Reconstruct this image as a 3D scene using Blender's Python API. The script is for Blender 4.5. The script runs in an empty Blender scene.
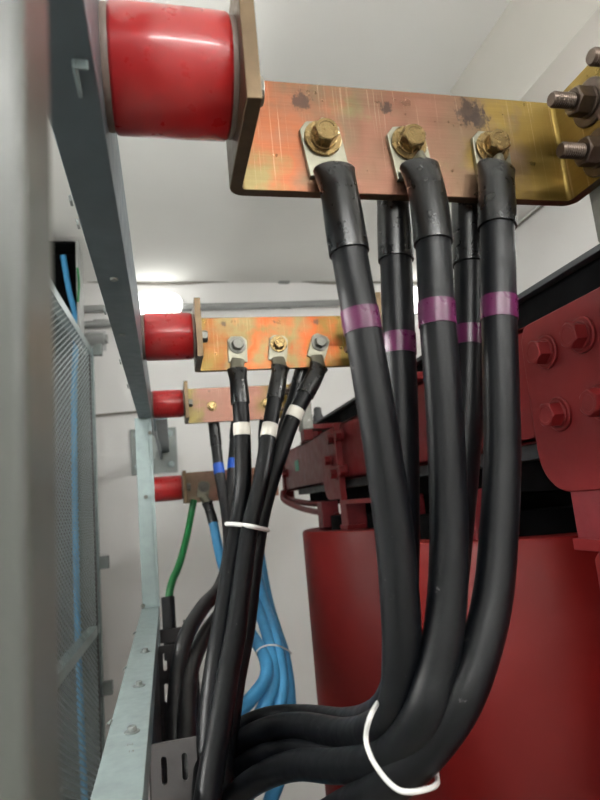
import bpy, bmesh, math, random
from mathutils import Vector, Matrix
random.seed(4)
C = bpy.context.scene
COL = C.collection
# ------------------------------------------------------------------ camera
RIGHT = Vector((0.971738, -0.218255, -0.089948))
DOWN = Vector((-0.048459, 0.188487, -0.980879))
FWD = Vector((0.231036, 0.957516, 0.172584))
FPX = 582.66
cd = bpy.data.cameras.new('camera'); cam = bpy.data.objects.new('camera', cd); COL.objects.link(cam)
m = Matrix((RIGHT, -DOWN, -FWD)).transposed()
cam.matrix_world = m.to_4x4()
cd.sensor_fit = 'AUTO'; cd.sensor_width = 36; cd.lens = FPX * 36 / 800
cd.clip_start = 0.01; cd.clip_end = 50
cd.dof.use_dof = True; cd.dof.focus_distance = 0.62; cd.dof.aperture_fstop = 9.0
C.camera = cam
# ------------------------------------------------------------------ world, exposure, lights
w = bpy.data.worlds.new('world'); C.world = w; w.use_nodes = True
w.node_tree.nodes['Background'].inputs[0].default_value = (.8, .85, .9, 1)
w.node_tree.nodes['Background'].inputs[1].default_value = 0.15
C.view_settings.view_transform = 'Standard'; C.view_settings.look = 'None'
C.view_settings.gamma = 1; C.view_settings.use_curve_mapping = False
C.view_settings.exposure = 0.74
FLOOR, CEIL, BACK, RWALL, LWALL, NEAR = -1.6, 1.187, 2.95, 1.65, -0.95, -1.7
# the room is lit by unseen suspended battens (built below) and the wall lamps
TUBE_POWER = 66

def at(px, py, Y):                       # pixel + real depth -> point
    d = RIGHT * ((px - 300) / FPX) + DOWN * ((py - 400) / FPX) + FWD
    return d * (Y / d.y)
# ------------------------------------------------------------------ materials
def lin(c):
    return tuple(((v / 255) / 12.92 if v / 255 <= .04045 else ((v / 255 + .055) / 1.055) ** 2.4) for v in c) + (1,)
class NT:
    def __init__(s, name):
        s.m = bpy.data.materials.new(name); s.m.use_nodes = True
        s.t = s.m.node_tree; s.b = s.t.nodes['Principled BSDF']
        s.tc = s.t.nodes.new('ShaderNodeTexCoord')
    def n(s, k, **kw):
        n = s.t.nodes.new('ShaderNode' + k)
        for a, b in kw.items(): setattr(n, a, b)
        return n
    def l(s, a, b): s.t.links.new(a, b)
    def noise(s, scale, detail=4, stretch=(1, 1, 1), rough=.55, coord='Object', off=(0, 0, 0)):
        mp = s.n('Mapping'); mp.inputs['Scale'].default_value = stretch; mp.inputs['Location'].default_value = off
        s.l(s.tc.outputs[coord], mp.inputs[0])
        nz = s.n('TexNoise'); nz.inputs['Scale'].default_value = scale; nz.inputs['Detail'].default_value = detail
        nz.inputs['Roughness'].default_value = rough
        s.l(mp.outputs[0], nz.inputs['Vector']); return nz.outputs['Fac']
    def ramp(s, fac, stops):
        r = s.n('ValToRGB'); e = r.color_ramp.elements
        while len(e) < len(stops): e.new(.5)
        for i, (p, c) in enumerate(stops): e[i].position = p; e[i].color = c
        s.l(fac, r.inputs[0]); return r.outputs[0]
    def mix(s, fac, a, b, mode='MIX'):
        x = s.n('Mix', data_type='RGBA', blend_type=mode)
        for sock, v in ((x.inputs['Factor'], fac), (x.inputs['A'], a), (x.inputs['B'], b)):
            if hasattr(v, 'links'): s.l(v, sock)
            else: sock.default_value = v
        return [o for o in x.outputs if o.type == 'RGBA'][0]
    def math(s, op, a, b=0.0, c=None):
        x = s.n('Math', operation=op)
        for i, v in enumerate((a, b) if c is None else (a, b, c)):
            if hasattr(v, 'links'): s.l(v, x.inputs[i])
            else: x.inputs[i].default_value = v
        return x.outputs[0]
    def bump(s, fac, strength=.2, dist=.001, prev=None):
        b = s.n('Bump'); b.inputs['Strength'].default_value = strength; b.inputs['Distance'].default_value = dist
        s.l(fac, b.inputs['Height'])
        if prev: s.l(prev, b.inputs['Normal'])
        return b.outputs[0]
    def set(s, **k):
        for a, v in k.items():
            sock = s.b.inputs[{'col': 'Base Color', 'rough': 'Roughness', 'metal': 'Metallic', 'nrm': 'Normal', 'spec': 'Specular IOR Level', 'coat': 'Coat Weight', 'crough': 'Coat Roughness'}[a]]
            if hasattr(v, 'links'): s.l(v, sock)
            else: sock.default_value = v
        return s.m
def plain(name, col, rough=.5, metal=0, spec=.5, var=.12, scale=14, bump=.1, wear=None, bscale=180, coat=0):
    s = NT(name); c = lin(col)
    d = tuple(v * (1 - var) for v in c[:3]) + (1,); u = tuple(min(1, v * (1 + var)) for v in c[:3]) + (1,)
    base = s.ramp(s.noise(scale), [(.3, d), (.7, u)])
    if wear:
        wc, lo = wear
        msk = s.ramp(s.noise(60, 6, rough=.7), [(lo, (0, 0, 0, 1)), (lo + .03, (1, 1, 1, 1))])
        base = s.mix(msk, base, lin(wc))
    r = s.ramp(s.noise(scale * 2.5), [(.3, (rough * .85,) * 3 + (1,)), (.7, (min(1, rough * 1.15),) * 3 + (1,))])
    return s.set(col=base, rough=r, metal=metal, spec=spec, coat=coat, nrm=s.bump(s.noise(bscale), bump, .0008))
M = {}
M['wall'] = plain('wall_plaster', (231, 230, 228), .85, var=.03, scale=2.2, bump=.35, bscale=22)
M['ceiling'] = plain('ceiling_plaster', (231, 231, 227), .9, var=.03, scale=1.5, bump=.25, bscale=16)
M['beam_shaded'] = plain('beam_plaster_shaded', (180, 177, 169), .9, var=.03, scale=2, bump=.2, bscale=16)  # plaster darkened to imitate the shade on the beam's side
M['floor'] = plain('concrete_floor', (165, 161, 153), .7, var=.12, scale=3, bump=.3, bscale=30)
M['galv'] = plain('galvanised_steel', (140, 154, 154), .42, metal=.45, var=.10, scale=45, bump=.12, wear=((140, 146, 144), .70))
M['galvmid'] = plain('dull_galvanised_plate', (122, 128, 126), .5, metal=.4, var=.08, scale=40)
M['galvrail'] = plain('blue_grey_rail_steel', (98, 109, 115), .40, metal=.5, var=.06, scale=20, bump=.06)
M['galvplate'] = plain('grey_bracket_steel', (104, 102, 103), .45, metal=.5, var=.08, scale=40, bump=.1)
M['galvdark'] = plain('dark_bracket_steel', (74, 72, 73), .45, metal=.7, var=.10, scale=30, bump=.12)
M['greypaint'] = plain('grey_cabinet_paint', (68, 71, 67), .36, var=.03, scale=8, bump=.05)
M['red_ins'] = plain('red_epoxy_insulator', (158, 25, 27), .30, var=.10, scale=26, bump=.08, wear=((190, 90, 82), .76), coat=.25)
M['red_wind'] = plain('red_cast_resin', (104, 16, 14), .46, spec=.28, var=.10, scale=5, bump=.08)
M['red_clamp'] = plain('dark_red_clamp_paint', (98, 17, 19), .45, spec=.35, var=.10, scale=12, bump=.1, wear=((176, 128, 120), .76))
M['red_block'] = plain('pinkish_red_block', (100, 22, 28), .5, var=.15, scale=40, wear=((60, 24, 26), .66))
M['black_core'] = plain('black_core_laminations', (6, 6, 7), .9, spec=.08, var=.3, scale=10)
M['grey_core'] = plain('dark_grey_core_edge', (44, 46, 48), .55, var=.1, scale=10)
M['cable'] = plain('black_cable_jacket', (7, 9, 13), .38, spec=.28, var=.12, scale=30, bump=.10, bscale=90, wear=((84, 84, 84), .675))
M['sleeve'] = plain('heat_shrink_sleeve', (9, 10, 12), .30, var=.12, scale=40, bump=.04, bscale=30)
M['cable_grey'] = plain('grey_black_cable_jacket', (30, 30, 32), .36, var=.10, scale=30, bump=.1)
M['blue'] = plain('blue_cable_jacket', (70, 150, 200), .45, var=.14, scale=22, bump=.1)
M['bluedeep'] = plain('deep_blue_tape', (20, 84, 190), .4, var=.08)
M['green'] = plain('green_cable_jacket', (24, 112, 58), .42, var=.1)
M['purple'] = plain('purple_tape', (78, 19, 61), .30, var=.06, scale=30, bump=.25, bscale=50)
M['white_tape'] = plain('white_tape', (214, 210, 200), .5, var=.05)
M['tie'] = plain('white_nylon_tie', (216, 216, 214), .4, var=.04)
M['tin'] = plain('tinned_lug', (126, 124, 110), .38, metal=.85, var=.12, scale=60, bump=.2, wear=((130, 112, 76), .66))
M['brass'] = plain('yellow_passivated_bolt', (128, 108, 72), .27, metal=.85, var=.12, scale=45, bump=.05, wear=((106, 76, 50), .70))
M['dullbolt'] = plain('dull_grey_bolt', (104, 104, 98), .38, metal=.8, var=.2, scale=90, bump=.25)
M['darkbolt'] = plain('dark_zinc_bolt', (96, 84, 76), .34, metal=.85, var=.25, scale=90, bump=.25)
M['black_tube'] = plain('black_rubber_tube', (24, 24, 26), .5)
M['conduit'] = plain('grey_conduit', (150, 152, 150), .5, var=.06)
M['sleevegrey'] = plain('dirty_grey_sleeve', (128, 128, 122), .7, var=.2, scale=60, wear=((200, 200, 196), .62))
M['wire'] = plain('grey_wire', (120, 116, 108), .6)
M['browncap'] = plain('brass_edge_plate', (96, 80, 60), .38, metal=.7, var=.2, scale=50, bump=.3)
M['greensticker'] = plain('green_sticker', (14, 120, 92), .5)
M['lamp_base'] = plain('lamp_base', (200, 200, 200), .5)
s = NT('lamp_glass'); s.b.inputs['Emission Color'].default_value = (1, .99, .95, 1); s.b.inputs['Emission Strength'].default_value = 2.6
M['lamp'] = s.set(col=(.9, .9, .9, 1), rough=.4)
s = NT('fluorescent_tube'); s.b.inputs['Emission Color'].default_value = (1, .998, .965, 1); s.b.inputs['Emission Strength'].default_value = TUBE_POWER
M['tube'] = s.set(col=(.9, .9, .9, 1), rough=.4)

M['cap'] = plain('grey_brown_end_disc', (112, 96, 88), .5)
def bar_mat(name, stops, patches, stains, metal=.72):
    s = NT(name)
    sep = s.n('SeparateXYZ'); s.l(s.tc.outputs['Object'], sep.inputs[0])
    X = s.math('MULTIPLY', sep.outputs[0], 1 / .32)
    wob = s.math('MULTIPLY', s.math('SUBTRACT', s.noise(15, 6, (1, 1, .9)), .5), .85)
    base = s.ramp(s.math('ADD', X, wob), [(p, lin(c)) for p, c in stops])
    for (sc, lo, hi, col, off) in patches:
        base = s.mix(s.ramp(s.noise(sc, 5, (1, 1, .8), off=off), [(lo, (0, 0, 0, 1)), (hi, (1, 1, 1, 1))]), base, lin(col))
    brushed = s.noise(1, 3, (14, 14, 900), .6); vert = s.noise(1, 4, (620, 300, 7), .6)
    base = s.mix(s.math('MULTIPLY', brushed, .95), base, s.mix(1.0, base, (.62, .58, .52, 1), 'MULTIPLY'))
    base = s.mix(s.ramp(vert, [(.60, (0, 0, 0, 1)), (.75, (.4, .4, .4, 1))]), base, lin((226, 196, 168)))
    grime = s.ramp(s.noise(34, 6, rough=.7), [(.55, (0, 0, 0, 1)), (.75, (.55, .55, .55, 1))])
    base = s.mix(grime, base, lin((104, 84, 66)))
    for (sx, sz, rad) in stains:
        vm = s.n('VectorMath', operation='DISTANCE'); s.l(s.tc.outputs['Object'], vm.inputs[0]); vm.inputs[1].default_value = (sx, 0, sz)
        dd = s.math('ADD', s.math('DIVIDE', vm.outputs['Value'], rad), s.math('MULTIPLY', s.math('SUBTRACT', s.noise(150, 5, (1, 1, .7), .7), .5), 3.2))
        base = s.mix(s.ramp(dd, [(.55, (.8, .8, .8, 1)), (.95, (0, 0, 0, 1))]), base, lin((58, 48, 44)))
    nr = s.bump(brushed, .25, .0004, s.bump(vert, .15, .0004))
    return s.set(col=base, metal=metal, rough=s.ramp(s.noise(50, 4), [(.3, (.26,) * 3 + (1,)), (.7, (.42,) * 3 + (1,))]), nrm=nr)
OL, OR, PK, GO, PB = (130, 117, 79), (163, 94, 61), (139, 102, 83), (135, 113, 57), (119, 98, 78)
M['bar1'] = bar_mat('brushed_copper_passivated', [(0, OL), (.10, (158, 93, 61)), (.18, (146, 98, 74)), (.26, PB), (.42, (133, 94, 78)), (.70, PB), (.82, GO), (1, (132, 111, 53))],
                    [(22, .60, .70, (119, 111, 79), (3, 1, 2))], [(.058, .083, .010), (.134, .082, .007), (.214, .084, .016), (.222, .078, .012)])
M['bar2'] = bar_mat('orange_streaked_copper', [(0, (122, 100, 48)), (.12, (135, 84, 42)), (.22, OL), (.36, (172, 79, 31)), (.52, OL), (.7, (164, 78, 34)), (.85, (113, 96, 44)), (1, GO)],
                    [(26, .56, .68, (119, 106, 62), (7, 2, 0)), (18, .60, .68, (156, 76, 38), (1, 5, 3))], [(.05, .088, .006), (.145, .09, .004), (.226, .088, .007)])
M['bar3'] = bar_mat('pink_copper', [(0, (127, 113, 63)), (.08, (119, 105, 66)), (.16, (136, 100, 87)), (.6, (135, 93, 80)), (.86, (116, 98, 55)), (1, GO)],
                    [], [(.066, .09, .004)], .6)
M['bar4'] = bar_mat('dull_brown_copper', [(0, (134, 118, 98)), (.2, (150, 122, 104)), (.4, (176, 128, 112)), (1, (176, 128, 112))], [], [(.07, .09, .004)], .5)

# ------------------------------------------------------------------ geometry helpers
def thing(name, label, cat, loc=(0, 0, 0), group=None):
    o = bpy.data.objects.new(name, None); COL.objects.link(o); o.location = loc; o.empty_display_size = .05
    o['label'] = label; o['category'] = cat
    if group: o['group'] = group
    return o
def wpos(o):
    v = Vector((0, 0, 0))
    while o: v = v + Vector(o.location); o = o.parent
    return v
def link(name, me, mat, parent=None, loc=None, rot=None, bevel=0, smooth=False, label=None):
    """me in WORLD coordinates unless loc is given"""
    o = bpy.data.objects.new(name, me); COL.objects.link(o)
    if mat and not me.materials: me.materials.append(mat)
    if parent: o.parent = parent
    if rot is not None: o.rotation_mode = 'QUATERNION'; o.rotation_quaternion = rot
    if loc is not None: o.location = Vector(loc) - (wpos(parent) if parent else Vector((0, 0, 0)))
    if bevel:
        b = o.modifiers.new('bevel', 'BEVEL'); b.width = bevel; b.segments = 2; b.limit_method = 'ANGLE'; b.angle_limit = math.radians(40)
    if smooth:
        for p in me.polygons: p.use_smooth = True
    if label: o['label'] = label
    return o
def tomesh(name, bm, origin=(0, 0, 0)):
    bmesh.ops.recalc_face_normals(bm, faces=bm.faces)
    bm.transform(Matrix.Translation(-Vector(origin))); bm.normal_update()
    me = bpy.data.meshes.new(name); bm.to_mesh(me); bm.free(); return me
def bx(bm, x0, x1, y0, y1, z0, z1):
    v = [bm.verts.new(p) for p in [(x0, y0, z0), (x1, y0, z0), (x1, y1, z0), (x0, y1, z0), (x0, y0, z1), (x1, y0, z1), (x1, y1, z1), (x0, y1, z1)]]
    for f in [(0, 1, 2, 3), (4, 5, 6, 7), (0, 1, 5, 4), (1, 2, 6, 5), (2, 3, 7, 6), (3, 0, 4, 7)]: bm.faces.new([v[i] for i in f])
def prism(bm, poly, d0, d1, fn):
    """poly 2D list, extruded d0..d1; fn(a,b,d)->point"""
    a = [bm.verts.new(fn(p[0], p[1], d0)) for p in poly]; b = [bm.verts.new(fn(p[0], p[1], d1)) for p in poly]
    bm.faces.new(a); bm.faces.new(b[::-1])
    for i in range(len(poly)): j = (i + 1) % len(poly); bm.faces.new([a[i], a[j], b[j], b[i]])
def part_box(name, parent, mat, *c, bevel=.0008, label=None):
    bm = bmesh.new(); bx(bm, *c); o0 = ((c[0] + c[1]) / 2, (c[2] + c[3]) / 2, c[4])
    return link(name, tomesh(name, bm, o0), mat, parent, o0, bevel=bevel, label=label)
def single(o, label, cat, group=None):
    o['label'] = label; o['category'] = cat
    if group: o['group'] = group
    return o
def struct(o): o['kind'] = 'structure'; return o
def lathe(bm, prof, n=48, fn=lambda r, c, s, h: (r * c, r * s, h), close=True):
    rings = []
    for r, h in prof:
        rings.append([bm.verts.new(fn(r, math.cos(2 * math.pi * i / n), math.sin(2 * math.pi * i / n), h)) for i in range(n)])
    for a, b in zip(rings, rings[1:]):
        for i in range(n): bm.faces.new([a[i], a[(i + 1) % n], b[(i + 1) % n], b[i]])
    if close: bm.faces.new(rings[0]); bm.faces.new(rings[-1][::-1])
def shade(me, ang=40):
    for p in me.polygons: p.use_smooth = True
    bm = bmesh.new(); bm.from_mesh(me); a = math.radians(ang)
    for e in bm.edges:
        if len(e.link_faces) == 2 and e.calc_face_angle(0) > a: e.smooth = False
    bm.to_mesh(me); bm.free(); return me
def cr(P, t):
    n = len(P) - 1; t = max(0, min(n - 1e-6, t)); i = int(t); u = t - i
    p0, p1, p2, p3 = P[max(0, i - 1)], P[i], P[i + 1], P[min(n, i + 2)]
    return .5 * ((2 * p1) + (p2 - p0) * u + (2 * p0 - 5 * p1 + 4 * p2 - p3) * u * u + (3 * p1 - p0 - 3 * p2 + p3) * u ** 3)
def tube_mesh(name, pts, rad, n=20, closed=False, flat=None, origin=None):
    """pts list of Vector, rad float or list. flat = scale along world Y"""
    N = len(pts); rad = rad if isinstance(rad, list) else [rad] * N
    bm = bmesh.new(); rings = []
    T = []
    for i in range(N):
        a = pts[(i - 1) % N] if closed else pts[max(0, i - 1)]; b = pts[(i + 1) % N] if closed else pts[min(N - 1, i + 1)]
        T.append((b - a).normalized())
    up = Vector((0, 1, 0)) if abs(T[0].y) < .9 else Vector((1, 0, 0))
    nv = (up - T[0] * up.dot(T[0])).normalized()
    for i in range(N):
        nv = (nv - T[i] * nv.dot(T[i])).normalized(); bv = T[i].cross(nv); f = flat[i] if flat else 1
        rings.append([bm.verts.new(pts[i] + nv * (rad[i] * f * math.cos(2 * math.pi * k / n)) + bv * (rad[i] * math.sin(2 * math.pi * k / n))) for k in range(n)])
    rng = N if closed else N - 1
    for i in range(rng):
        a, b = rings[i], rings[(i + 1) % N]
        for k in range(n): bm.faces.new([a[k], a[(k + 1) % n], b[(k + 1) % n], b[k]])
    if not closed: bm.faces.new(rings[0][::-1]); bm.faces.new(rings[-1])
    o0 = origin if origin is not None else pts[0]
    return shade(tomesh(name, bm, o0), 50), o0
def tube(name, parent, mat, pts, rad, n=20, closed=False, flat=None, label=None):
    me, o0 = tube_mesh(name, pts, rad, n, closed, flat)
    return link(name, me, mat, parent, o0, label=label)
def smooth_pts(P, a=0, b=None, step=.12):
    P = [Vector(p) for p in P]; b = len(P) - 1 if b is None else b
    k = max(2, int((b - a) / step)); return [cr(P, a + (b - a) * i / k) for i in range(k + 1)]

# shared bolt meshes (axis +Z, origin at the seat)
_cache = {}
def hexhead(af, h, seed=0):
    key = ('hex', af, h)
    if key not in _cache:
        bm = bmesh.new(); R = af / 2 / math.cos(math.pi / 6)
        n = 24; rings = []
        def ring(fn): rings.append([bm.verts.new(fn(2 * math.pi * i / n)) for i in range(n)])
        def hr(a):
            k = (a + math.pi / 6) % (math.pi / 3) - math.pi / 6; return af / 2 / math.cos(k)
        ring(lambda a: Vector((hr(a) * math.cos(a), hr(a) * math.sin(a), 0)))
        ring(lambda a: Vector((hr(a) * math.cos(a), hr(a) * math.sin(a), h - (hr(a) - af / 2) * .6 - .0006)))
        ring(lambda a: Vector((af / 2 * .96 * math.cos(a), af / 2 * .96 * math.sin(a), h)))
        ring(lambda a: Vector((af / 2 * .72 * math.cos(a), af / 2 * .72 * math.sin(a), h)))
        ring(lambda a: Vector((af / 2 * .68 * math.cos(a), af / 2 * .68 * math.sin(a), h - .0004)))
        for a, b in zip(rings, rings[1:]):
            for i in range(n): bm.faces.new([a[i], a[(i + 1) % n], b[(i + 1) % n], b[i]])
        bm.faces.new(rings[0]); bm.faces.new(rings[-1]); _cache[key] = shade(tomesh('hex_bolt', bm), 28)
    return _cache[key]
def disc(r, h, ri=0):
    key = ('disc', r, h)
    if key not in _cache:
        bm = bmesh.new(); lathe(bm, [(r * .97, 0), (r, h * .3), (r, h * .75), (r * .95, h)], 28); _cache[key] = shade(tomesh('washer', bm), 30)
    return _cache[key]
def thread(r, L):
    key = ('thr', r, L)
    if key not in _cache:
        bm = bmesh.new(); prof = []; z = 0
        while z < L - .002: prof += [(r, z), (r * .87, z + .0010)]; z += .0020
        prof += [(r, L - .002), (r * .8, L)]
        lathe(bm, prof, 24); _cache[key] = shade(tomesh('threaded_end', bm), 20)
    return _cache[key]
def mcopy(me, mat):
    key = (me.name, mat.name)
    if key not in _cache:
        c = me.copy(); c.materials.clear(); c.materials.append(mat); _cache[key] = c
    return _cache[key]
def bolt(parent, pos, axis, af, mat, wr=None, h=None, spin=0, stud=0, wmat=None, name='hex_bolt'):
    q = Vector(axis).normalized().to_track_quat('Z', 'Y') @ Matrix.Rotation(spin, 3, 'Z').to_quaternion()
    h = h or af * .62; wr = wr if wr is not None else af * .72; wt = af * .13
    ax = Vector(axis).normalized(); p = Vector(pos)
    o = link(name, mcopy(hexhead(af, h), mat), mat, parent, p + ax * wt * 1.6, q)
    if wr:
        c = link('washer', mcopy(disc(wr, wt), wmat or mat), None, o); c.location = (0, 0, -wt * 1.6)
        c2 = link('spring_washer', mcopy(disc(af * .60, wt * .6), wmat or mat), None, o); c2.location = (0, 0, -wt * .6)
    if stud:
        c = link('threaded_end', mcopy(thread(af * .31, stud), mat), None, o); c.location = (0, 0, h * .9)
    return o

# ------------------------------------------------------------------ room
def room_box(name, mat, *c):
    bm = bmesh.new(); bx(bm, *c); o0 = ((c[0] + c[1]) / 2, (c[2] + c[3]) / 2, c[4])
    return struct(link(name, tomesh(name, bm, o0), mat, None, o0))
T = .1
room_box('floor', M['floor'], LWALL - T, RWALL + T, NEAR - T, BACK + T, FLOOR - T, FLOOR)
room_box('ceiling', M['ceiling'], LWALL - T, RWALL + T, NEAR - T, BACK + T, CEIL, CEIL + T)
room_box('wall_back', M['wall'], LWALL - T, RWALL + T, BACK, BACK + T, FLOOR, CEIL)
room_box('wall_right', M['wall'], RWALL, RWALL + T, NEAR, BACK, FLOOR, CEIL)
room_box('wall_left', M['wall'], LWALL - T, LWALL, NEAR, BACK, FLOOR, CEIL)
room_box('wall_front', M['wall'], LWALL - T, RWALL + T, NEAR - T, NEAR, FLOOR, CEIL)
b = room_box('trim_1', M['beam_shaded'], .90, 1.22, NEAR, 1.42, .93, CEIL)

# unseen ceiling battens, hung low to brighten the ceiling; the right one is extra
def batten(label, x0, x1, y0, y1, D=.42):
    t = thing('ceiling_lamp', label, 'lamp', ((x0 + x1) / 2, (y0 + y1) / 2, CEIL))
    cx_, cy_ = (x0 + x1) / 2, (y0 + y1) / 2
    part_box('housing', t, M['lamp_base'], cx_ - (.02 if x1 - x0 < y1 - y0 else (x1 - x0) / 2), cx_ + (.02 if x1 - x0 < y1 - y0 else (x1 - x0) / 2), cy_ - (.02 if x1 - x0 > y1 - y0 else (y1 - y0) / 2), cy_ + (.02 if x1 - x0 > y1 - y0 else (y1 - y0) / 2), CEIL - D, CEIL - D + .03, bevel=.004)
    for k in (-.4, .4): part_box('hanger', t, M['lamp_base'], cx_ + (k * (x1 - x0) if x1 - x0 > y1 - y0 else 0) - .004, cx_ + (k * (x1 - x0) if x1 - x0 > y1 - y0 else 0) + .004, cy_ + (k * (y1 - y0) if x1 - x0 < y1 - y0 else 0) - .004, cy_ + (k * (y1 - y0) if x1 - x0 < y1 - y0 else 0) + .004, CEIL - D + .03, CEIL)
    if x1 - x0 > y1 - y0: P = [Vector((x0 + .03, (y0 + y1) / 2, CEIL - D - .03)), Vector((x1 - .03, (y0 + y1) / 2, CEIL - D - .03))]
    else: P = [Vector(((x0 + x1) / 2, y0 + .03, CEIL - D - .03)), Vector(((x0 + x1) / 2, y1 - .03, CEIL - D - .03))]
    tube('fluorescent_tube', t, M['tube'], P, .016)
batten('long white fluorescent batten hanging behind the camera', -.62, .62, -.80, -.70)
batten('long white fluorescent batten hanging over the room beyond the left mesh panel', -.75, -.65, .33, 1.25, .62)

batten('added fluorescent batten hanging unseen beyond the transformer on the right', 1.40, 1.50, -.25, 1.10, .30)  # extra lamp added to lift ceiling and right wall brightness
batten('short white fluorescent batten hanging behind the camera near the right wall', .9, 1.5, -1.2, -1.1)

# bulkhead lamps on the back wall
def bulkhead(label, x, z, w_=.135, h_=.062):
    t = thing('bulkhead_lamp', label, 'lamp', (x, BACK, z - h_), 'oval bulkhead lamps on the back wall')
    def oval(bm, prof):
        rings = []
        for k, y in prof:
            r = []
            for i in range(40):
                a = 2 * math.pi * i / 40; ca, sa = math.cos(a), math.sin(a)
                sx = abs(ca) ** .75 * (1 if ca > 0 else -1); sz = abs(sa) ** .75 * (1 if sa > 0 else -1)
                r.append(bm.verts.new((x + w_ * k * sx, y, z + h_ * k * sz)))
            rings.append(r)
        for a, b in zip(rings, rings[1:]):
            for i in range(40): bm.faces.new([a[i], a[(i + 1) % 40], b[(i + 1) % 40], b[i]])
        bm.faces.new(rings[0]); bm.faces.new(rings[-1])
    o0 = (x, BACK, z - h_)
    bm = bmesh.new(); oval(bm, [(1.04, BACK), (1.06, BACK - .02), (1.0, BACK - .03)]); link('lamp_base', shade(tomesh('lamp_base', bm, o0)), M['lamp_base'], t, o0)
    bm = bmesh.new(); oval(bm, [(.97, BACK - .03), (.97, BACK - .06), (.9, BACK - .08), (.7, BACK - .093), (.35, BACK - .099)])
    link('glass_cover', shade(tomesh('glass_cover', bm, o0)), M['lamp'], t, o0)
p = at(156, 304, BACK - .05); bulkhead('glowing white oval lamp on the wall behind the second red insulator', p.x, p.z)
p = at(411, 300, BACK - .05); bulkhead('glowing oval wall lamp glimpsed between the purple-taped cables', p.x, p.z, .075, .075)

# conduits and wires
def run(name, label, cat, pts, r, mat, clips=(), group=None, n=10):
    P = [Vector(p) for p in pts]
    t = thing(name, label, cat, P[0], group)
    tube('sheath' if cat == 'wire' else 'pipe', t, mat, smooth_pts(P, step=.25), r, n)
    for c in clips:
        c = Vector(c); part_box('clip', t, M['conduit'], c.x - .03, c.x + .03, BACK - .03, BACK, c.z - .012, c.z + .02, bevel=.002)
    return t
def bw(px, py, off=.015): return at(px, py, BACK - off)
run('wall_wire', 'thin grey wire clipped across the back wall above the lamp', 'wire', [bw(-60, 276), bw(60, 279), bw(90, 281), bw(160, 284), bw(220, 281), bw(282, 279), bw(330, 283), bw(400, 282), bw(441, 286)], .007, M['wire'], [bw(284, 281)])
run('conduit_pipe', 'grey conduit pipe running along the back wall behind the oval lamp', 'pipe', [bw(-60, 314, .03), bw(90, 309, .03), bw(240, 306, .03), bw(430, 300, .03)], .018, M['conduit'], [bw(120, 308), bw(286, 306)])
run('conduit_pipe', 'lower grey conduit pipe ending behind the sloping top rail', 'pipe', [bw(-60, 330, .03), bw(60, 326, .03), bw(133, 322, .03)], .018, M['conduit'], [bw(100, 324)])
run('wall_wire', 'thin dark wire crossing the bare wall left of the post', 'wire', [bw(-40, 424), bw(75, 418), bw(100, 415), bw(140, 411.5), bw(150, 411)], .006, M['wire'])
run('corner_wire', 'thin brown wire on the right wall below the big copper bar', 'wire', [(RWALL - .01, BACK - .03, 1.165), (RWALL - .01, 2.2, 1.165), (RWALL - .01, 1.3, 1.16), (RWALL - .01, .6, 1.16)], .006, M['wire'])
# junction stub at the conduit end
t = thing('wall_fitting', 'small grey pipe stub on the wall beside the mesh panel top corner', 'fitting', bw(92, 349))
p = bw(98, 341, 0)
bm = bmesh.new(); lathe(bm, [(.028, -.06), (.030, -.055), (.030, .03), (.022, .035), (.022, .05)], 20, lambda r, c, s_, h: (p.x + h, BACK - .032 + r * c, p.z + r * s_))
link('pipe_end', shade(tomesh('pipe_end', bm, p)), M['conduit'], t, p)
part_box('back_plate', t, M['lamp_base'], p.x - .05, p.x + .04, BACK - .008, BACK, p.z - .05, p.z + .05)

# wall anchor plate + arm bracing the frame
a0 = at(130, 430, BACK); a1 = at(178, 470, BACK)
t = thing('wall_anchor', 'square grey steel wall plate with four bolts behind the post', 'bracket', ((a0.x + a1.x) / 2, BACK, a1.z))
part_box('plate', t, M['galvmid'], a0.x, a1.x, BACK - .012, BACK, a1.z - .01, a0.z)
for sx in (.14, .86):
    for sz in (.14, .86):
        bolt(t, (a0.x + (a1.x - a0.x) * sx, BACK - .012, a1.z + (a0.z - a1.z) * sz), (0, -1, 0), .022, M['galv'])
bm = bmesh.new()
e = at(160, 452, BACK - .012); s0 = Vector((-.030, 1.86, .295))
for dx0, dx1, dz0, dz1 in ((0, .045, 0, .008), (0, .008, -.035, 0)):
    vs = [bm.verts.new(q + Vector((a_, 0, b_))) for q in (s0, e) for a_, b_ in ((dx0, dz0), (dx1, dz0), (dx1, dz1), (dx0, dz1))]
    for f in [(0, 1, 2, 3), (4, 5, 6, 7), (0, 1, 5, 4), (1, 2, 6, 5), (2, 3, 7, 6), (3, 0, 4, 7)]: bm.faces.new([vs[i] for i in f])
link('arm', tomesh('arm', bm, s0), M['galvrail'], t, s0)

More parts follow.
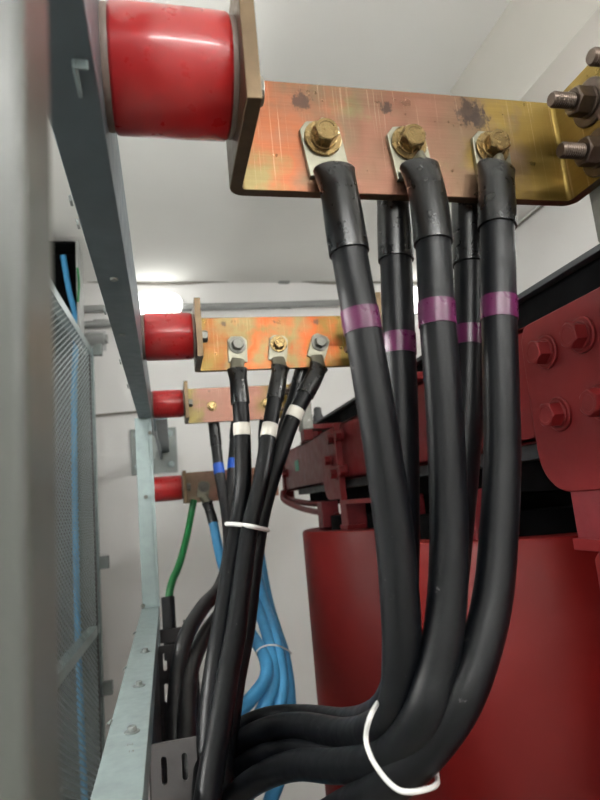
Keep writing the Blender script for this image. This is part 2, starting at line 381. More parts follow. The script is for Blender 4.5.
# ------------------------------------------------------------------ mesh panel on the left
YM0, YM1, ZM0, ZM1, XM = .9, 2.6, -1.55, .712, -.290
t = thing('mesh_panel', 'grey expanded-metal mesh panel in a steel frame at the far left', 'fence', (XM, YM1, FLOOR))
part_box('frame_rail', t, M['galv'], XM - .03, XM + .004, YM0, YM1, ZM1, ZM1 + .035)
part_box('frame_rail', t, M['galv'], XM - .03, XM + .004, YM0, YM1, -.44, -.405)
part_box('frame_rail', t, M['galv'], XM - .03, XM + .004, YM0, YM1, FLOOR, FLOOR + .05)
part_box('frame_post', t, M['galv'], XM - .010, XM + .008, YM1, YM1 + .030, FLOOR, ZM1 + .035)
part_box('frame_post', t, M['galv'], XM - .035, XM + .008, YM0 - .045, YM0, FLOOR, ZM1 + .035)
bm = bmesh.new()
def wirebar(y0, z0, y1, z1, x):
    d = Vector((0, y1 - y0, z1 - z0)).normalized(); nn = Vector((0, -d.z, d.y)) * .0025; xx = Vector((.0015, 0, 0))
    a = Vector((x, y0, z0)); b = Vector((x, y1, z1))
    v = [bm.verts.new(q) for q in (a + nn, a + xx, a - nn, b + nn, b + xx, b - nn)]
    for f in ((0, 1, 4, 3), (1, 2, 5, 4), (2, 0, 3, 5)): bm.faces.new([v[i] for i in f])
sl = .5; dz = .021; L = YM1 - YM0
k = ZM0 - sl * L
while k < ZM1 + sl * L:
    for sg in (1, -1):
        y0, y1 = YM0, YM1; z0 = k if sg > 0 else k; z1 = z0 + sg * sl * L
        def yz(z): return y0 + (z - z0) / (z1 - z0) * L
        ya, yb, za, zb = y0, y1, z0, z1
        lo, hi = ZM0, ZM1
        if max(za, zb) < lo or min(za, zb) > hi: continue
        def clampp(yv, zv):
            zc = min(max(zv, lo), hi); return (yz(zc), zc) if zc != zv else (yv, zv)
        A = clampp(ya, za); B = clampp(yb, zb); wirebar(A[0], A[1], B[0], B[1], XM + (.001 if sg > 0 else -.001))
    k += dz
o = link('wire_mesh', tomesh('wire_mesh', bm, (XM, YM0, ZM0)), M['galv'], t, (XM, YM0, ZM0)); o['kind'] = 'stuff'
for pz in (at(100, 563, 2.6).z, at(100, 690, 2.6).z, at(100, 349, 2.6).z):
    part_box('hinge_lug', t, M['galvmid'], XM + .008, XM + .045, 2.60, 2.63, pz - .025, pz + .025)

t.rotation_euler = (0, 0, -.038)          # the panel stands slightly askew
# cable riser behind the mesh, dark trunking with blue cables
RY = 2.45
c0 = at(55, 243, RY); c1 = at(79, 243, RY)
t = thing('cable_trunking', 'dark open-fronted cable trunking above the mesh panel', 'trunking', (c0.x, RY, FLOOR))
part_box('back_plate', t, M['black_core'], c0.x - .06, c1.x - .008, RY + .09, RY + .10, .70, c0.z)
part_box('mesh_backing', t, M['galvdark'], c0.x - .12, c1.x + .022, RY + .09, RY + .10, FLOOR, .70, label='grey backing plate added behind the mesh')  # dark backing added so the mesh strands stand out
part_box('side_plate', t, M['conduit'], c1.x - .012, c1.x, RY - .02, RY + .10, .70, c0.z, bevel=.001)
part_box('side_plate', t, M['conduit'], c0.x - .072, c0.x - .06, RY - .02, RY + .10, .70, c0.z, bevel=.001)
part_box('top_plate', t, M['black_core'], c0.x - .06, c1.x - .012, RY - .02, RY + .10, c0.z - .01, c0.z)
for i, (dx, rr) in enumerate(((.0, .012),)):
    P = [at(63, 256, RY + .05) + Vector((-dx, 0, 0)), at(69, 290, RY + .05) + Vector((-dx, 0, 0)), at(76, 325, RY + .05) + Vector((-dx, 0, 0)), at(74, 400, RY + .05) + Vector((-dx, 0, 0)),
         at(76, 560, RY + .05) + Vector((-dx, 0, 0)), at(81, 720, RY + .05) + Vector((-dx, 0, 0)), Vector((-.33 - dx, RY + .05, FLOOR))]
    o = tube('riser_cable', None, M['blue'], smooth_pts(P), rr)
    single(o, 'thick blue cable climbing the trunking behind the mesh', 'cable')
P = [at(76.5, 250, RY - .01), at(77.5, 285, RY - .01), at(78.5, 322, RY - .01)]
P2 = [at(77.5, 268, RY - .02), at(79, 285, RY - .02), at(78, 302, RY - .02)]
single(tube('earth_strip', None, M['green'], smooth_pts(P2), .005, 8), 'short green wire at the right lip of the cable trunking', 'wire')

# ------------------------------------------------------------------ blurred near cabinet post (left foreground)
t = thing('cabinet_post', 'out-of-focus glossy grey cabinet post filling the left edge', 'post', (-.04, .135, FLOOR))
part_box('post_body', t, M['greypaint'], -.075, -.0256, .12, .153, FLOOR, .95, bevel=.0022)
part_box('folded_lip', t, M['greypaint'], -.075, -.060, .153, .17, FLOOR, .95, bevel=.001)

# ------------------------------------------------------------------ enclosure frame
XR, XL = -.0264, -.0577
t = thing('enclosure_frame', 'galvanised steel frame of rails and post carrying the red insulators', 'frame', (XR, 1.48, FLOOR))
fr = t
bm = bmesh.new()   # top rail: C channel with flat underside
bx(bm, XL, XR, .02, 1.80, .240, .243); bx(bm, XR - .003, XR, .02, 1.86, .243, .331); bx(bm, XL, XL + .003, .02, 1.80, .243, .262)
bx(bm, XL, XR, .02, 1.80, .328, .331)
link('top_rail', tomesh('top_rail', bm, (XR, .02, .24)), M['galvrail'] if 'galvrail' in M else M['galv'], t, (XR, .02, .24), bevel=.0008)
part_box('post', t, M['galv'], -.0665, -.034, 1.47, 1.50, -.209, .24, bevel=.001)
part_box('post_flange', t, M['galv'], -.034, -.0270, 1.468, 1.472, -.209, .24, bevel=.0005)
part_box('rear_post', t, M['galv'], -.072, -.038, 1.72, 1.80, FLOOR, .24)
part_box('base_post', t, M['galv'], -.066, -.030, 1.46, 1.50, FLOOR, -.245, bevel=.001)
part_box('base_post', t, M['galv'], -.066, -.030, .10, .14, FLOOR, -.245, bevel=.001)
bm = bmesh.new(); bx(bm, -.068, -.0285, .10, 1.50, -.212, -.209); bx(bm, -.0315, -.0285, .10, 1.50, -.245, -.212); bx(bm, -.068, -.065, .10, 1.50, -.245, -.212)
link('bottom_rail', tomesh('bottom_rail', bm, (-.05, .1, -.209)), M['galv'], t, (-.05, .1, -.209), bevel=.0006)
for px, py in ((132, 732), (139, 686), (145, 652)):
    d = at(px, py, 1); q = d * (-.209 / d.z); bolt(t, q, (0, 0, 1), .0082, M['galvmid'], h=.0040, wr=.0078, spin=random.random())
for px, py in ((111.5, 723.5), (126, 669.5), (135, 634)):
    d = at(px, py, 1); q = d * (-.209 / d.z); q.x = -.0675; bolt(t, q, (-.6, 0, .8), .006, M['galvmid'], wr=0, h=.002)
for px, py in ((114, 277), (122, 333)):
    d = at(px, py, 1); q = d * (.24 / d.z); bolt(t, q, (0, 0, -1), .008, M['galvmid'], wr=0, h=.002)
for px, py in ((76, 205), (78, 228), (109, 314), (121, 364), (128, 388)):
    d = at(px, py, 1); q = d * (.24 / d.z); q.x = XL; q.z += .004; bolt(t, q, (-1, 0, -.2), .008, M['galvmid'], wr=0, h=.002)
# small folded tab under the rail near the camera
d = at(83, 75, 1); q = d * (.24 / d.z)
bm = bmesh.new(); bx(bm, q.x - .004, q.x - .002, q.y - .012, q.y + .012, .2345, .24); bx(bm, q.x - .002, q.x + .004, q.y - .012, q.y - .010, .2345, .24)
link('clip_tab', tomesh('clip_tab', bm, q), M['galv'], t, q, bevel=.0006)
for px, py in ((146, 497), (150, 433), (143, 606)):
    q = at(px, py, 1.468); bolt(t, q, (0, -1, 0), .009, M['dullbolt'], wr=0, h=.004)
# stamped marks on the bottom rail: a small ring mark and 13
def stamp(txt, px, py, size, parent):
    cu = bpy.data.curves.new('stamp', 'FONT'); cu.body = txt; cu.size = size; cu.extrude = .0001; cu.align_x = 'CENTER'
    o = bpy.data.objects.new('stamp_tmp', cu); COL.objects.link(o); bpy.context.view_layer.update()
    me = bpy.data.meshes.new_from_object(o); bpy.data.objects.remove(o); me.materials.clear()
    d = at(px, py, 1); q = d * (-.2088 / d.z)
    return link('stamped_mark', me, M['wire'], parent, q)
stamp('13', 131, 752, .006, t); stamp('(~)', 130, 745, .005, t)

# perforated support brackets at the bottom
def slotplate(name, parent, mat, x0, x1, z0, z1, y, slots, th=.003):
    """plate facing -Y with real slots cut"""
    xs = sorted({x0, x1} | {v for s_ in slots for v in s_[:2]}); zs = sorted({z0, z1} | {v for s_ in slots for v in s_[2:]})
    bm = bmesh.new()
    for a, b in zip(xs, xs[1:]):
        for c, d in zip(zs, zs[1:]):
            if any(a >= s_[0] - 1e-6 and b <= s_[1] + 1e-6 and c >= s_[2] - 1e-6 and d <= s_[3] + 1e-6 for s_ in slots): continue
            bx(bm, a, b, y, y + th, c, d)
    bmesh.ops.remove_doubles(bm, verts=bm.verts, dist=1e-6)
    # rounded slot ends
    for s_ in slots:
        r = (s_[1] - s_[0]) / 2; cx = (s_[0] + s_[1]) / 2
        for ze, sg in ((s_[2], 1), (s_[3], -1)):
            for side in (-1, 1):
                arc = [(cx + side * r * math.cos(u), ze + sg * r * (1 - math.sin(u))) for u in [i * math.pi / 12 for i in range(7)]]
                poly = [(cx + side * r, ze)] + arc
                prism(bm, poly, y + .0002, y + th - .0002, lambda a_, b_, d_: (a_, d_, b_))
    o0 = (x0, y, z0); return link(name, tomesh(name, bm, o0), mat, parent, o0)
t = thing('cable_bracket', 'perforated grey steel cable bracket with slots beside the bottom rail', 'bracket', (-.027, .72, -.6))
slotplate('front_plate', t, M['galvplate'] if 'galvplate' in M else M['galv'], -.0305, .0190, -.52, -.243, .71,
          [(-.0195, -.0135, -.285, -.257), (.0025, .0085, -.285, -.257), (-.0195, -.0135, -.36, -.332), (.0025, .0085, -.36, -.332)])
slotplate('back_plate', t, M['galvdark'], -.033, .045, -.56, -.249, 1.23,
          [(-.0215, -.0145, -.295, -.262), (-.0215, -.0145, -.352, -.318)])
part_box('side_plate', t, M['galvdark'], -.0325, -.0305, .71, 1.23, -.52, -.256, bevel=.0003)

# ------------------------------------------------------------------ insulators + bus bars
H = .10; ZT = .347; ZB = .247; X0 = .068
def insulator(label, Y, Z, x0=XR, x1=.0600, r=.038, shade_='red_ins'):
    t = thing('post_insulator', label, 'insulator', ((x0 + x1) / 2, Y, Z - r), 'red post insulators on the steel frame')
    f = lambda rr, c, s_, h: (h, Y + rr * c, Z + rr * s_)
    bm = bmesh.new(); L0 = x0 + .004; L1 = x1 - .003
    lathe(bm, [(r - .003, L0), (r - .001, L0 + .001), (r, L0 + .003), (r + .0003, (L0 + L1) / 2), (r, L1 - .003), (r - .001, L1 - .001), (r - .003, L1)], 64, f)
    link('resin_body', shade(tomesh('resin_body', bm, (x0, Y, Z - r))), M[shade_], t, (x0, Y, Z - r))
    for a, b, nm in ((x0, L0 + .001, 'end_cap'), (L1 - .001, x1, 'end_cap')):
        bm = bmesh.new(); lathe(bm, [(r - .002, a), (r - .0015, (a + b) / 2), (r - .002, b)], 48, f)
        link(nm, shade(tomesh(nm, bm, (a, Y, Z))), M['cap'], t, (a, Y, Z), label='grey end disc')
insulator('large red cylindrical insulator nearest the camera at the top', .366, .3005, r=.0408)
insulator('red insulator second along the rail, in front of the wall lamp', .982, .298, r=.040)
insulator('small red insulator third along the rail above the wall plate', 1.607, .297)
insulator('small red insulator lowest on the post, holding the dull neutral bar', 1.76, .0750, x0=-.038, x1=.048, r=.036)

BX = [.1395, .2160, .2955]; BZ = .2905
def bend_bar(Y, zt, zb, x0, x1, ln, lr, t_=.010, R=.012):
    """plan outline of the flat bar with both ends folded toward the camera"""
    out = []; inn = []
    def arc(cx, cy, r, a0, a1, k=6): return [(cx + r * math.cos(a0 + (a1 - a0) * i / k), cy + r * math.sin(a0 + (a1 - a0) * i / k)) for i in range(k + 1)]
    pi = math.pi
    outer = [(x0, Y - ln)] + (arc(x0 + R, Y + t_ - R, R, pi, pi / 2))
    if lr:
        outer += arc(x1 - R, Y + t_ - R, R, pi / 2, 0) + [(x1, Y - lr)]
        inner = [(x1 - t_, Y - lr)] + arc(x1 - t_ - .004, Y - .004, .004, 0, pi / 2) 
    else:
        outer += [(x1, Y + t_)]; inner = [(x1, Y)]
    inner += arc(x0 + t_ + .004, Y - .004, .004, pi / 2, pi) + [(x0 + t_, Y - ln)]
    return outer + inner
def bus_bar(label, Y, zt, zb, mat, x1, lr, bolts, bmat, ln=.105, X0=X0):
    t = thing('bus_bar', label, 'bus bar', (X0, Y, zb), 'copper bus bars')
    poly = bend_bar(Y, zt, zb, X0 - .008, x1, ln, lr)
    bm = bmesh.new(); prism(bm, poly, zb, zt, lambda a, b, d: (a, b, d))
    me = shade(tomesh('bar', bm, (X0, Y, zb)), 35); me.materials.append(M[mat]); me.materials.append(M['browncap'])
    for p in me.polygons:
        if abs(p.normal.z) > .7 or (p.normal.y < -.7 and p.center.y < -.03) or (p.normal.x < -.7 and p.center.x < 0) or (p.normal.x > .7 and p.center.x < .05): p.material_index = 1
    link('bar', me, M[mat], t, (X0, Y, zb), bevel=.0007)
    for i, (x, z, front) in enumerate(bolts):
        if front: bolt(t, (x, Y - .0045, z + .002), (0.02, -1, 0), .0190, M[bmat[i]], wr=.0160, h=.0100, spin=.3 + i * .4)
        else: bolt(t, (x, Y, z), (0, -1, 0), .0205, M[bmat[i]], wr=.0145, h=.011, spin=.3 + i * .4)
        bolt(t, (x, Y + .0145, z), (0, 1, 0), .020, M['dullbolt'], wr=.0145, h=.010, stud=.006, name='hex_nut')
    # bolt through the near flange into the insulator
    bolt(t, (X0 + .002, Y - .048, (zt + zb) / 2), (1, 0, 0), .019, M['dullbolt'], wr=.013, h=.009)
    if lr:
        for yy, zz in ((Y - .044, .314), (Y - .044, .267), (Y - .092, .314), (Y - .092, .267)):
            if Y - yy < lr: bolt(t, (x1 - .010, yy, zz), (-1, 0, 0), .0215, M['darkbolt'], wr=.0200, h=.014, stud=.022, spin=.25, name='hex_nut')
    return t
bus_bar('broad brushed copper bus bar at top carrying purple-taped cables', .42, ZT, ZB, 'bar1', .380, .125, [(x, BZ, True) for x in BX], ['brass'] * 3)
bus_bar('orange-streaked copper bus bar carrying white-taped cables', 1.03, ZT, ZB, 'bar2', .380, .125, [(x, BZ, True) for x in BX], ['dullbolt', 'brass', 'dullbolt'])
bus_bar('pink copper bus bar third in depth with one bolt', 1.655, ZT, ZB, 'bar3', .380, .125, [(x, BZ + .003, False) for x in BX], ['brass'] * 3)
bus_bar('short dull copper neutral bar at the lowest insulator', 1.80, .119, .028, 'bar4', .34, 0, [(.111, .070, True), (.170, .070, False), (.24, .07, False)], ['dullbolt'] * 3, X0=.056)

# ------------------------------------------------------------------ cables
def lug(parent, x, Yf, z, side, ang=0., bw_=.035, top=.019, low=.030, follow=None):
    """tinned tongue lug on the bar face; side -1 front, +1 rear; ang tilts it (radians)"""
    bm = bmesh.new(); h = bw_ / 2; c = .007
    poly = [(-h, -low), (h, -low), (h, top - c), (h - c, top), (-h + c, top), (-h, top - c)]
    ca, sa = math.cos(ang), math.sin(ang)
    def f(a, b, d): return (x + a * ca - b * sa, Yf + d, z + a * sa + b * ca)
    prism(bm, poly, 0, side * .0045, f)
    o = link('lug', tomesh('lug', bm, (x, Yf, z)), M['tin'], parent, (x, Yf, z), bevel=.0007, label='tinned cable lug')
    p0 = Vector(f(0, -low + .006, side * .003)); p1, p2 = follow[0], follow[1]
    me, o0 = tube_mesh('barrel', [p0, p1, p2], [.0125, .0125, .0115], 16, flat=[.30, .5, .8]); b = link('barrel', me, M['tin'], None, (0, 0, 0)); b.parent = o; b.location = Vector(o0) - Vector((x, Yf, z))
    return p2
def cable(label, pts, r, mat='cable', cat='cable', name='power_cable', group=None, sleeve=None, bands=(), luginfo=None, step=.12, n=22, smat='sleeve', tail=()):
    P = [at(*p) for p in pts] + [Vector(q) for q in tail]
    t = thing(name, label, cat, P[0], group)
    p2 = None
    if luginfo: lug(t, *luginfo, follow=(P[0], cr(P, .35), cr(P, .8)))
    tube('jacket', t, M[mat], smooth_pts(P, sleeve[1] * .5 if sleeve else 0, None, step), r, n)
    if sleeve:
        a, b, extra = sleeve
        S = smooth_pts(P, a, b, .06); k = len(S); rr = []
        for i in range(k):
            u = i / (k - 1); rr.append((r + extra * (.75 + .25 * u)) * (1 + .17 * max(0, 1 - u * 2.6) ** 1.3 - .03 * math.exp(-((u - .5) / .16) ** 2)))
        rr[0] *= .97
        tube('heat_shrink_sleeve', t, M[smat], S, rr, 26, flat=[.56 + .44 * min(1, i / (k - 1) * 2.4) for i in range(k)])
    for a, b, mm in bands:
        tube('tape_band', t, M[mm], smooth_pts(P, a, b, .04), r + .0007, 26, label={'purple': 'purple tape band', 'white_tape': 'white tape band', 'bluedeep': 'blue tape band'}[mm])
    return t
R1 = .0140
GP = 'black cables with purple tape'
YF = .4035
# control points (pixel column, pixel row, real depth in metres)
cable('left-hand front purple-taped black cable on the big copper bar',
      [(334, 170, .4085), (340, 196, .403), (349, 252, .400), (361, 320, .400), (373, 390, .400), (384, 460, .400), (394, 530, .402), (400, 600, .405), (402, 655, .41), (397, 705, .425), (377, 728, .47), (345, 734, .57), (303, 726, .68), (270, 729, .74), (242, 742, .80), (222, 765, .84), (208, 800, .86)],
      R1, sleeve=(-0, 2.02, .0017), bands=((2.86, 3.18, 'purple'),), luginfo=(BX[0], .42, BZ, -1, .13), group=GP, tail=[(.038, .87, -.62), (.038, .87, -.95)])
cable('middle front purple-taped black cable on the big copper bar',
      [(419, 166, .4085), (427, 194, .403), (433, 240, .400), (437, 315, .400), (443, 390, .400), (447, 460, .400), (449, 530, .400), (447, 600, .398), (438, 665, .396), (420, 722, .40), (385, 758, .45), (340, 766, .53), (297, 765, .62), (264, 776, .68), (237, 795, .72), (215, 826, .75), (202, 870, .77)],
      R1, sleeve=(0, 2.06, .0017), bands=((2.84, 3.15, 'purple'),), luginfo=(BX[1], .42, BZ, -1, .11), group=GP, tail=[(.026, .78, -.70), (.026, .78, -.95)])
cable('right-hand front purple-taped black cable on the big copper bar',
      [(496, 168, .4085), (496.5, 194, .403), (497.5, 236, .400), (499, 311, .400), (501, 390, .400), (502, 460, .400), (499, 530, .398), (493, 595, .394), (479, 655, .390), (456, 710, .390), (420, 757, .41), (382, 790, .45), (345, 808, .51), (305, 832, .57), (270, 862, .60), (250, 910, .62)],
      R1, sleeve=(0, 1.85, .0017), bands=((2.84, 3.12, 'purple'),), luginfo=(BX[2], .42, BZ, -1, 0), group=GP, tail=[(.085, .63, -.60), (.08, .64, -.95)])
cable('rear purple-taped black cable seen just right of the left front cable',
      [(393, 185, .446), (394, 205, .448), (396, 262, .448), (399, 346, .448), (401, 400, .448), (402, 460, .448), (402, 530, .448), (401, 600, .448), (402, 650, .45), (396, 692, .47), (376, 716, .53), (345, 722, .64), (305, 717, .75), (270, 718, .81), (243, 728, .86), (224, 748, .90), (212, 785, .92)],
      R1, sleeve=(0, 1.98, .0017), bands=((2.85, 3.13, 'purple'),), luginfo=(BX[1], .43, BZ, 1, 0), group=GP, tail=[(.046, .93, -.62), (.046, .93, -.95)])
cable('rear purple-taped black cable half hidden behind the right front cable',
      [(468, 185, .446), (468, 205, .448), (470, 262, .448), (470, 338, .448), (468, 400, .448), (463, 460, .448), (456, 530, .446), (448, 600, .444), (436, 660, .444), (415, 712, .45), (380, 748, .50), (335, 755, .60), (292, 750, .70), (262, 757, .75), (238, 772, .79), (218, 797, .82), (206, 835, .84)],
      R1, sleeve=(0, 2.05, .0017), bands=((2.86, 3.13, 'purple'),), luginfo=(BX[2], .43, BZ, 1, 0), group=GP, tail=[(.034, .85, -.66), (.034, .85, -.95)])

GW = 'black cables with white tape'
R2 = .0150
cable('left white-taped black cable hanging from the orange-streaked bar',
      [(237, 369, 1.018), (239.5, 392, 1.010), (242, 430, 1.005), (243, 480, 1.0), (238, 525, .97), (230, 575, .90), (223, 620, .84), (216, 665, .79), (211, 705, .76), (208, 745, .73), (205, 800, .69), (201, 870, .65)],
      R2 - .0005, sleeve=(0, 1.35, .0022), bands=((1.85, 2.12, 'white_tape'),), luginfo=(BX[0], 1.03, BZ, -1, -.02), group=GW, tail=[(.034, .64, -.60), (.034, .64, -.95)])
cable('middle white-taped black cable hanging from the orange-streaked bar',
      [(280.5, 367, 1.018), (277.5, 385, 1.006), (269, 432, .99), (261, 480, .96), (250, 527, .92), (243, 575, .86), (236, 630, .79), (227, 680, .73), (219, 730, .68), (210, 780, .64), (204, 830, .61), (198, 890, .59)],
      R2 - .0015, sleeve=(0, 1.35, .0022), bands=((1.85, 2.12, 'white_tape'),), luginfo=(BX[1], 1.03, BZ, -1, -.14), group=GW, tail=[(.032, .585, -.60), (.032, .585, -.95)])
cable('right white-taped black cable slanting from the orange-streaked bar',
      [(319, 366, 1.018), (313, 380, 1.010), (294, 416, 1.00), (281, 450, .99), (268, 490, .975), (259, 527, .95), (252, 575, .92), (245, 630, .88), (235, 680, .84), (228, 730, .80), (222, 780, .76)],
      R2 - .0005, sleeve=(0, 1.45, .0022), bands=((1.82, 2.08, 'white_tape'),), luginfo=(BX[2], 1.03, BZ, -1, -.36), group=GW, tail=[(.06, .76, -.45), (.06, .78, -.95)])
cable('rear black cable mostly hidden behind the right white-taped cable',
      [(304, 358, 1.055), (301, 375, 1.06), (290, 412, 1.06), (276, 452, 1.06), (262, 495, 1.04), (252, 530, 1.02), (244, 580, .98), (236, 630, .94), (228, 690, .90), (222, 750, .87)],
      .0130, luginfo=(BX[2], 1.04, BZ, 1, -.3), group=GW, sleeve=(0, 1.3, .0018), tail=[(.07, .86, -.5), (.07, .86, -.95)])

GB = 'black cables with blue tape'
cable('thin black cable with blue tape hanging from the pink bar',
      [(211, 412, 1.685), (214, 425, 1.69), (219, 470, 1.68), (226, 510, 1.62), (229, 550, 1.5), (221, 585, 1.36), (203, 607, 1.24), (187, 634, 1.17), (179, 665, 1.13), (176, 705, 1.08), (176, 750, 1.03)],
      .0152, luginfo=(BX[0], 1.665, BZ, 1, 0), bands=((1.86, 2.1, 'bluedeep'),), sleeve=(0, 1.5, .0015), group=GB, mat='cable_grey', tail=[(.005, 1.0, -.6), (.005, 1.0, -.95)])
cable('black cable with blue tape peeking out left of the left white-taped cable',
      [(238, 410, 1.685), (236, 425, 1.69), (233, 465, 1.68), (230, 510, 1.62), (232, 560, 1.48), (224, 605, 1.34), (205, 635, 1.22), (192, 665, 1.14), (188, 695, 1.08), (187, 735, 1.0), (188, 780, .95)],
      .0152, luginfo=(BX[1], 1.665, BZ, 1, 0), bands=((1.86, 2.1, 'bluedeep'),), sleeve=(0, 1.4, .0015), group=GB, mat='cable_grey', tail=[(.03, .9, -.6), (.03, .9, -.95)])
cable('thin black cable between the middle and right white-taped cables',
      [(266, 408, 1.685), (264, 425, 1.69), (262, 465, 1.66), (257, 510, 1.58), (250, 560, 1.46), (238, 610, 1.34), (222, 650, 1.22), (212, 690, 1.12), (206, 740, 1.04)],
      .0142, luginfo=(BX[2], 1.665, BZ, 1, 0), sleeve=(0, 1.4, .0015), group=GB, tail=[(.06, .95, -.6), (.06, .95, -.95)])

GN = 'blue neutral cables'
cable('light blue cable with black sleeve dropping from the neutral bar',
      [(207, 502, 1.79), (213, 522, 1.78), (221, 560, 1.72), (234, 600, 1.58), (250, 632, 1.42), (264, 655, 1.28), (266, 677, 1.22), (250, 700, 1.18), (228, 722, 1.13), (205, 752, 1.08)],
      .0135, mat='blue', sleeve=(0, 1.05, .0016), luginfo=(.111, 1.80, .070, -1, -.2), group=GN, tail=[(.05, 1.05, -.6), (.05, 1.05, -.95)])
cable('blue neutral cable second from left through the small nylon tie',
      [(224, 500, 1.83), (228, 522, 1.82), (240, 560, 1.72), (255, 600, 1.55), (266, 630, 1.38), (272, 655, 1.28), (273, 685, 1.22), (258, 718, 1.18), (240, 752, 1.12), (226, 790, 1.06)],
      .0135, mat='blue', sleeve=(0, 1, .0016), luginfo=(.170, 1.81, .070, 1, -.1), group=GN, tail=[(.08, 1.0, -.65), (.08, 1.0, -.95)])
cable('blue neutral cable in the middle of the tied bundle',
      [(243, 500, 1.86), (246, 522, 1.84), (254, 560, 1.72), (264, 600, 1.55), (273, 630, 1.38), (279, 655, 1.28), (282, 690, 1.22), (272, 728, 1.18), (258, 765, 1.12), (246, 805, 1.06)],
      .0135, mat='blue', sleeve=(0, 1, .0016), group=GN, tail=[(.11, 1.0, -.65), (.11, 1.0, -.95)])
cable('blue neutral cable on the right edge of the tied bundle',
      [(256, 498, 1.83), (256, 522, 1.84), (261, 560, 1.74), (268, 600, 1.60), (277, 632, 1.46), (284, 655, 1.36), (289, 690, 1.30), (289, 730, 1.24), (280, 775, 1.18), (268, 820, 1.12)],
      .0135, mat='blue', sleeve=(0, 1, .0016), luginfo=(.24, 1.81, .070, 1, -.1), group=GN, tail=[(.15, 1.05, -.65), (.15, 1.05, -.95)])
# green earth cable + black tube
cable('green earth cable curving down into the black tube', [(194, 500, 1.782), (191, 515, 1.775), (186, 540, 1.72), (179, 565, 1.64), (172, 582, 1.60), (169, 600, 1.58)],
      .0098, mat='green', name='earth_cable', bands=(), tail=[tuple(at(169.5, 640, 1.58))])
q0 = at(167.8, 597, 1.58); q1 = at(171, 655, 1.55)
single(tube('black_tube', None, M['black_tube'], [q0, (q0 + q1) / 2, q1, at(171.2, 659, 1.55)], .0165), 'short black rubber tube holding the green cable end', 'tube')
qa = at(160, 628, 1.55); qb = at(184, 638, 1.55)
t = thing('pipe_clamp', 'small grey steel clamp strip across the black tube', 'clamp', (qa.x, 1.55, qb.z))
part_box('strap', t, M['galvdark'], qa.x, qb.x, 1.522, 1.530, qb.z, qa.z); part_box('ear', t, M['galvdark'], qb.x, qb.x + .012, 1.53, 1.56, qb.z - .01, qa.z + .01)
# ties
def tie(label, P, r=.0016, width=3.0, head=None, wide=None):
    P = [Vector(p) for p in P]; n = len(P); t = thing('cable_tie', label, 'cable tie', P[0], 'white nylon cable ties')
    S = []
    for i in range(n):
        for k in range(6):
            u = k / 6; p0, p1, p2, p3 = P[(i - 1) % n], P[i], P[(i + 1) % n], P[(i + 2) % n]
            S.append(.5 * ((2 * p1) + (p2 - p0) * u + (2 * p0 - 5 * p1 + 4 * p2 - p3) * u * u + (3 * p1 - p0 - 3 * p2 + p3) * u ** 3))
    tube('strap', t, M['tie'], S, r, 10, closed=True)
    if head: part_box('lock_head', t, M['tie'], head.x - .004, head.x + .004, head.y - .004, head.y + .003, head.z - .003, head.z + .003)
    return t
tie('white nylon tie looped round the lower bend of the purple-taped cables',
    [at(373, 711, .392), at(366, 736, .395), at(371, 757, .39), at(384, 777, .385), at(397, 789, .378), at(409, 792, .374), at(424, 790, .376), at(436, 785, .388), at(437, 776, .43), at(432, 745, .475), at(415, 712, .495), at(385, 700, .48)], .0017)
tie('white nylon tie across the three white-taped cables', [at(227, 524, .95), at(238, 524.5, .935), at(252, 526.5, .895), at(263, 529, .92), at(268, 530, .955), at(262, 529, 1.04), at(245, 526, 1.05), at(230, 524, 1.0)], .0036)
tie('thin white tie round the bundle of blue cables', [at(257, 651, 1.262), at(262, 647, 1.262), at(270, 645, 1.262), at(279, 646, 1.262), at(289, 651, 1.31), at(290, 654, 1.40), at(272, 652, 1.32), at(258, 655, 1.30)], .0017)

# ------------------------------------------------------------------ transformer
t = thing('transformer', 'dark red dry-type transformer with three cast windings and black core', 'transformer', (.636, .987, FLOOR))
CX, RW, ZW = .636, .27, -.080
for i, cy in enumerate((.37, .987, 1.604)):
    f = lambda r, c, s_, h, cy=cy: (CX + r * c, cy + r * s_, h)
    bm = bmesh.new(); z0 = -1.36
    lathe(bm, [(RW - .05, z0), (RW - .004, z0), (RW, z0 + .006), (RW, ZW - .006), (RW - .004, ZW), (RW - .05, ZW), (RW - .05, z0)], 128, f, close=False)
    o = link('winding', shade(tomesh('winding', bm, (CX, cy, z0)), 40), M['red_wind'], t, (CX, cy, z0))
    bm = bmesh.new(); lathe(bm, [(.185, -1.40), (.185, -.045), (.12, -.045), (.12, -.02)], 48, f)
    link('inner_winding', shade(tomesh('inner_winding', bm, (CX, cy, -1.4))), M['black_core'], t, (CX, cy, -1.4), label='black inner winding')
XB = .462
part_box('core_yoke', t, M['black_core'], .515, .757, .06, 2.12, -.015, .262, bevel=.002, label='black laminated core yoke')
part_box('yoke_edge', t, M['grey_core'], .500, .516, .06, 2.12,   .2545, .2625, bevel=.001, label='dark grey top edge strip')
part_box('core_yoke', t, M['black_core'], .515, .757, .06, 2.12, -1.55, -1.42, bevel=.002)
for cy in (.37, .987, 1.604): part_box('core_limb', t, M['black_core'], .56, .712, cy - .07, cy + .07, -1.42, -.015)
def cbeam(nm, x0, x1, z0, z1, y0=.10, y1=2.30):
    bm = bmesh.new(); s_ = 1 if x1 > x0 else -1
    a, b = min(x0, x0 + s_ * .010), max(x0, x0 + s_ * .010)
    bx(bm, a, b, y0, y1, z0, z1)
    for zz in (z0, z1 - .008): bx(bm, min(x0, x1), max(x0, x1), y0, y1, zz, zz + .008)
    link(nm, tomesh(nm, bm, (x0, y0, z0)), M['red_clamp'], t, (x0, y0, z0), bevel=.0015)
cbeam('clamp_beam', XB, .512, .048, .198); cbeam('clamp_beam', .81, .76, .048, .198)
